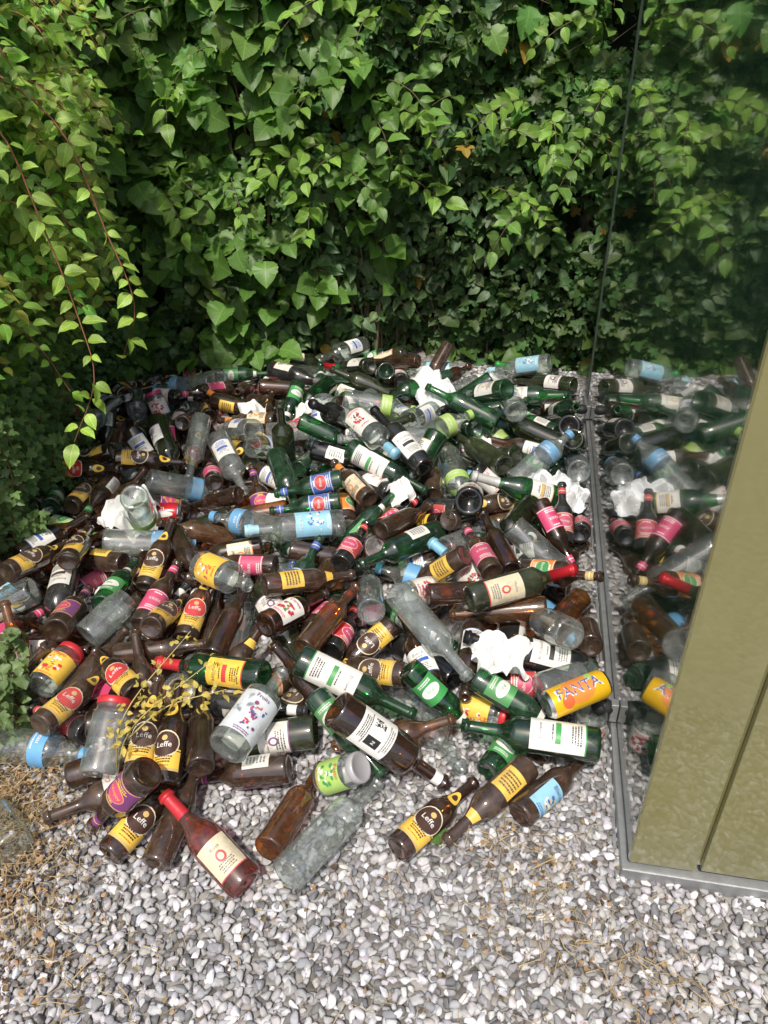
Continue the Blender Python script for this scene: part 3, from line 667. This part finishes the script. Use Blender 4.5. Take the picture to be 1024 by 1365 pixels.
def gravel(x0,x1,y0,y1,cell,zr,smin,smax):
    nx=int((x1-x0)/cell); ny=int((y1-y0)/cell); gx,gy=np.meshgrid(np.arange(nx),np.arange(ny)); n=gx.size
    px=x0+(gx.ravel()+rng.uniform(0,1,n))*cell; py=y0+(gy.ravel()+rng.uniform(0,1,n))*cell; pz=rng.uniform(.002,zr,n)
    k=rng.integers(0,14,n); s_=rng.uniform(smin,smax,n); a=rng.uniform(0,6.28,n); tx=rng.normal(0,.4,n); ty=rng.normal(0,.4,n)
    g=rng.choice([.15,.27,.37,.47,.60],n,p=[.15,.25,.28,.21,.11])*rng.uniform(.85,1.15,n)
    C=np.stack([g*rng.uniform(.97,1.06,n),g,g*rng.uniform(.98,1.10,n)],1)
    Vs=[];Fs=[];Cs=[];off=0
    for q in range(14):
        ix=np.where(k==q)[0]; V,F=stones[q]
        ca_,sa=np.cos(a[ix]),np.sin(a[ix]); R=np.zeros((len(ix),3,3))
        R[:,0,0]=ca_;R[:,0,1]=-sa;R[:,1,0]=sa;R[:,1,1]=ca_;R[:,2,2]=1
        X=np.zeros_like(R); c_,s2=np.cos(tx[ix]),np.sin(tx[ix]); X[:,0,0]=1;X[:,1,1]=c_;X[:,1,2]=-s2;X[:,2,1]=s2;X[:,2,2]=c_
        Y=np.zeros_like(R); c_,s2=np.cos(ty[ix]),np.sin(ty[ix]); Y[:,1,1]=1;Y[:,0,0]=c_;Y[:,0,2]=s2;Y[:,2,0]=-s2;Y[:,2,2]=c_
        M=R@X@Y*s_[ix][:,None,None]
        W=np.einsum('nij,vj->nvi',M,V)+np.stack([px[ix],py[ix],pz[ix]],1)[:,None,:]
        Vs.append(W.reshape(-1,3)); Fs.append((F[None]+(np.arange(len(ix))*len(V))[:,None,None]+off).reshape(-1,3)); Cs.append(np.repeat(C[ix],len(V),axis=0)); off+=len(V)*len(ix)
    return np.vstack(Vs),np.vstack(Fs),np.vstack(Cs)
A=gravel(-1.3,1.5,.40,1.6,.0148,.012,.0075,.0145); Bq=gravel(-1.4,1.0,1.6,3.8,.026,.010,.009,.015)
fastmesh('gravel',np.vstack([A[0],Bq[0]]),np.vstack([A[1],Bq[1]+len(A[0])]),{'lcol':np.vstack([A[2],Bq[2]])},GM)
# ------------------------------------------------ dry litter
lf=Leaves(); tb=Tubes()
def litter(cx,cy,sx_,sy_,ns,nl,f=1):
    for i in range(ns):
        x=random.gauss(cx,sx_);y=random.gauss(cy,sy_); a=random.uniform(0,6.28); l=random.uniform(.02,.10)
        z0=.020+random.uniform(0,.015); b2=random.uniform(-.9,.9)
        tb.add([(x,y,z0),(x+math.cos(a)*l*.5,y+math.sin(a)*l*.5,z0+random.uniform(.0,.015)),(x+math.cos(a+b2)*l,y+math.sin(a+b2)*l,z0)],random.choice([.0006,.001,.0015]),.0005,3)
    x=rng.normal(cx,sx_,nl);y=rng.normal(cy,sy_,nl)
    cc_=np.array([[.42,.29,.16]])*rng.uniform(.2,1.25,nl)[:,None]; cc_[:,0]*=rng.uniform(.85,1.2,nl)
    lf.add(np.stack([x,y,rng.uniform(.016,.032,nl)],1),np.array([[0,0,1.]])+rn3(nl,.8),rn3(nl,1),rng.uniform(.004,.016,nl)*f,cc_,rng.choice([0,1,2,2,5,8],nl))
litter(-.93,1.17,.10,.12,330,1700); litter(-.82,.95,.10,.10,160,600); litter(-.68,.76,.1,.08,50,130); litter(.33,.90,.09,.09,60,160,.9); litter(.46,.74,.10,.07,70,120,.9); litter(.05,.8,.3,.12,25,60,.9); litter(-.2,.8,.3,.12,25,60,.9); litter(.28,1.02,.06,.05,25,60,.9)
LT=empty('dry_leaf_litter'); lf.build('dead_leaves',LT,DRY); tb.build('dead_stalks',princ('straw',(.46,.34,.18),.8),LT)
lf=Leaves(); lf.add((.075,1.07,.035),(0,-.3,1),(.5,-.3,0),.075,(.09,.19,.04),OV+1); lf.build('fallen_green_leaf')
# yellow weed
WE=empty('yellow_weed'); tb=Tubes(); lf=Leaves()
for (e0,e1,e2) in (((-.66,1.20,.05),(-.58,1.20,.24),(-.40,1.28,.36)),((-.66,1.20,.05),(-.60,1.22,.26),(-.46,1.36,.38)),((-.6,1.2,.2),(-.50,1.22,.28),(-.36,1.22,.33))):
    pts=curve_pts([e0,e1,e2],14); tb.add(pts,.0022,.001,4)
    for q in pts[5:]:
        for _ in range(5):
            d=rng.normal(0,1,3); p2=np.array(q)+d*.012; lf.add(tuple(p2),tuple(rng.normal(0,1,3)+np.array([0,-.3,.8])),tuple(d),float(rng.uniform(.010,.022)),(.62,.50,.14),int(rng.integers(0,3)))
tb.build('stems',princ('weed_stem',(.45,.38,.14),.7),WE); lf.build('leaves_and_buds',WE)
# ------------------------------------------------ container
CT=empty('glass_recycling_container',(CX,CY,0)); CT.rotation_euler=(0,0,CA)
def bx(name,x0,x1,y0,y1,z0,z1,mat,bev=.004):
    bm=bmesh.new(); bmesh.ops.create_cube(bm,size=1)
    for v in bm.verts: v.co=((x0+x1)/2+v.co.x*(x1-x0),(y0+y1)/2+v.co.y*(y1-y0),(z0+z1)/2+v.co.z*(z1-z0))
    if bev: bmesh.ops.bevel(bm,geom=bm.edges[:],offset=bev,segments=3,affect='EDGES',profile=.5)
    me=D.meshes.new(name); bm.to_mesh(me); bm.free(); me.materials.append(mat)
    o=link(D.objects.new(name,me)); o.parent=CT; return o
def paint(name,col,rough,wav,dust=.07):
    m,nt,out=newmat(name); tc=N(nt,'ShaderNodeTexCoord'); no=N(nt,'ShaderNodeTexNoise',Scale=3.0,Detail=6.0); L(nt,tc.outputs['Object'],no.inputs['Vector'])
    n3=N(nt,'ShaderNodeTexNoise',Scale=60.0,Detail=6.0); L(nt,tc.outputs['Object'],n3.inputs['Vector'])
    c=mixc(nt,no.outputs[0],tuple(q*.8 for q in col),tuple(q*1.2 for q in col))
    sz=N(nt,'ShaderNodeSeparateXYZ'); L(nt,tc.outputs['Object'],sz.inputs[0])
    low=math_(nt,'MAXIMUM',math_(nt,'SUBTRACT',.5,math_(nt,'MULTIPLY',sz.outputs[2],2.2)),0.0)
    mp_=N(nt,'ShaderNodeMapping'); mp_.inputs['Scale'].default_value=(14,14,.8); L(nt,tc.outputs['Object'],mp_.inputs[0]); ns=N(nt,'ShaderNodeTexNoise',Scale=1.0,Detail=4.0); L(nt,mp_.outputs[0],ns.inputs['Vector'])
    stv=math_(nt,'MULTIPLY',math_(nt,'MAXIMUM',math_(nt,'SUBTRACT',ns.outputs[0],.52),0.0),.9)
    dm=math_(nt,'MULTIPLY',math_(nt,'ADD',n3.outputs[0],stv),math_(nt,'ADD',low,dust))
    dm=math_(nt,'ADD',dm,math_(nt,'MULTIPLY',stv,.35))
    c=mixc(nt,dm,c,(.28,.30,.23))
    p=N(nt,'ShaderNodeBsdfPrincipled',Roughness=rough); L(nt,c,p.inputs['Base Color']); p.inputs['Coat Weight'].default_value=1.0; p.inputs['Coat Roughness'].default_value=.015; p.inputs['Coat IOR'].default_value=1.6
    L(nt,math_(nt,'ADD',math_(nt,'MULTIPLY',dm,.5),rough),p.inputs['Roughness'])
    n2=N(nt,'ShaderNodeTexNoise',Scale=2.5,Detail=1.0); L(nt,tc.outputs['Object'],n2.inputs['Vector'])
    bp=N(nt,'ShaderNodeBump',Strength=wav,Distance=.01); L(nt,n2.outputs[0],bp.inputs['Height']); L(nt,bp.outputs[0],p.inputs['Normal']); L(nt,bp.outputs[0],p.inputs['Coat Normal'])
    L(nt,p.outputs[0],out.inputs[0]); return m
PD=paint('shaded_olive_paint',(.018,.055,.026),.05,.06,.09); PO=paint('olive_paint',(.20,.185,.07),.28,.1,.06)  # side panel is the same olive paint, its shade put into the colour
GV=princ('galvanised_steel',(.36,.37,.37),.5,.6,nscale=40,namt=.3,bump=.3); RUB=princ('rubber',(.02,.02,.022),.6)
TRIM=princ('grey_green_trim',(.10,.13,.10),.35,.2)
bx('body',.012,1.30,.012,2.40,.05,2.35,PO,.006)
bx('side_panel',0,.010,.016,2.37,.055,2.34,PD,.002)
bx('rear_edge_trim',-.004,.02,2.372,2.41,.05,2.35,TRIM,.003)
bx('corner_post',0.0,.135,-.004,.011,.052,2.35,PO,.003)
bx('corner_edge',-.002,.010,-.002,.0145,.0525,2.349,PO,.004)
bx('door_panel',.145,1.16,-.006,.011,.06,2.33,PO,.003)
bx('corner_post_right',1.17,1.305,-.004,.011,.052,2.35,PO,.003)
bx('base_skirt',-.014,1.32,-.016,2.42,.0,.040,GV,.003)
bx('base_lip',-.024,-.015,-.02,2.42,.0,.012,GV,.002)
bx('roof',-.03,1.33,-.03,2.43,2.352,2.41,PO,.01)
def ball(name,loc,sx_,sy_,sz_,mat):
    bm=bmesh.new(); bmesh.ops.create_uvsphere(bm,u_segments=20,v_segments=12,radius=1)
    for v in bm.verts: v.co=(loc[0]+v.co.x*sx_,loc[1]+v.co.y*sy_,loc[2]+v.co.z*sz_)
    me=D.meshes.new(name); bm.to_mesh(me); bm.free(); me.materials.append(mat); me.polygons.foreach_set('use_smooth',[True]*len(me.polygons)); o=link(D.objects.new(name,me)); o.parent=CT
for yy_ in (.40,2.15): ball('rubber_buffer',(-.040,yy_,.09),.030,.024,.022,RUB); bx('buffer_bracket',-.02,-.001,yy_-.012,yy_+.012,.05,.11,GV,.002)
for yy_ in (.32,.36,1.2,1.9): ball('bolt_head',(-.015,yy_,.028),.006,.007,.007,GV)
bm=bmesh.new()
for i in range(32):
    a=2*math.pi*i/32
    for r,yv in ((.13,-.006),(.125,-.03),(.10,-.03),(.095,-.007)): bm.verts.new((.65+r*math.cos(a),yv,1.55+r*math.sin(a)))
bm.verts.ensure_lookup_table()
for i in range(32):
    for k in range(3): bm.faces.new([bm.verts[q] for q in (i*4+k,((i+1)%32)*4+k,((i+1)%32)*4+k+1,i*4+k+1)])
me=D.meshes.new('deposit_hole_rim'); bm.to_mesh(me); bm.free(); me.materials.append(RUB); o=link(D.objects.new('deposit_hole_rim',me)); o.parent=CT
V=[(.65+.096*math.cos(2*math.pi*i/32),-.009,1.55+.096*math.sin(2*math.pi*i/32)) for i in range(32)]
me=D.meshes.new('deposit_hole_flap'); me.from_pydata(V,[],[tuple(range(32))]); me.materials.append(RUB); o=link(D.objects.new('deposit_hole_flap',me)); o.parent=CT
# ------------------------------------------------ light, world, camera
ts=Vector((-.10,-.47,.85)).normalized(); el=math.asin(ts.z); az=math.atan2(ts.x,ts.y)
sl=D.lights.new('sun','SUN'); sl.energy=4.0; sl.angle=math.radians(3); sl.color=(1,.94,.84)
so=link(D.objects.new('sun',sl)); so.rotation_euler=ts.to_track_quat('Z','Y').to_euler(); so.location=(2,-5,8)
w=D.worlds.new('World'); scn.world=w; w.use_nodes=True; nt=w.node_tree; bg=nt.nodes['Background']; sk=nt.nodes.new('ShaderNodeTexSky'); sk.sky_type='NISHITA'; sk.sun_disc=False
sk.sun_elevation=el; sk.sun_rotation=az%(2*math.pi); sk.dust_density=4.0; nt.links.new(sk.outputs[0],bg.inputs[0]); bg.inputs[1].default_value=.15
cam=D.cameras.new('camera'); co=link(D.objects.new('camera',cam)); co.location=(0,0,1.6)
co.rotation_euler=(Matrix.Rotation(math.radians(90-33.4),3,'X')@Matrix.Rotation(math.radians(-1.2),3,'Z')).to_euler()
cam.sensor_fit='VERTICAL'; cam.sensor_height=34.6; cam.sensor_width=26; cam.lens=26; cam.clip_end=500; scn.camera=co
scn.view_settings.view_transform='Standard'; scn.view_settings.look='None'; scn.view_settings.exposure=0
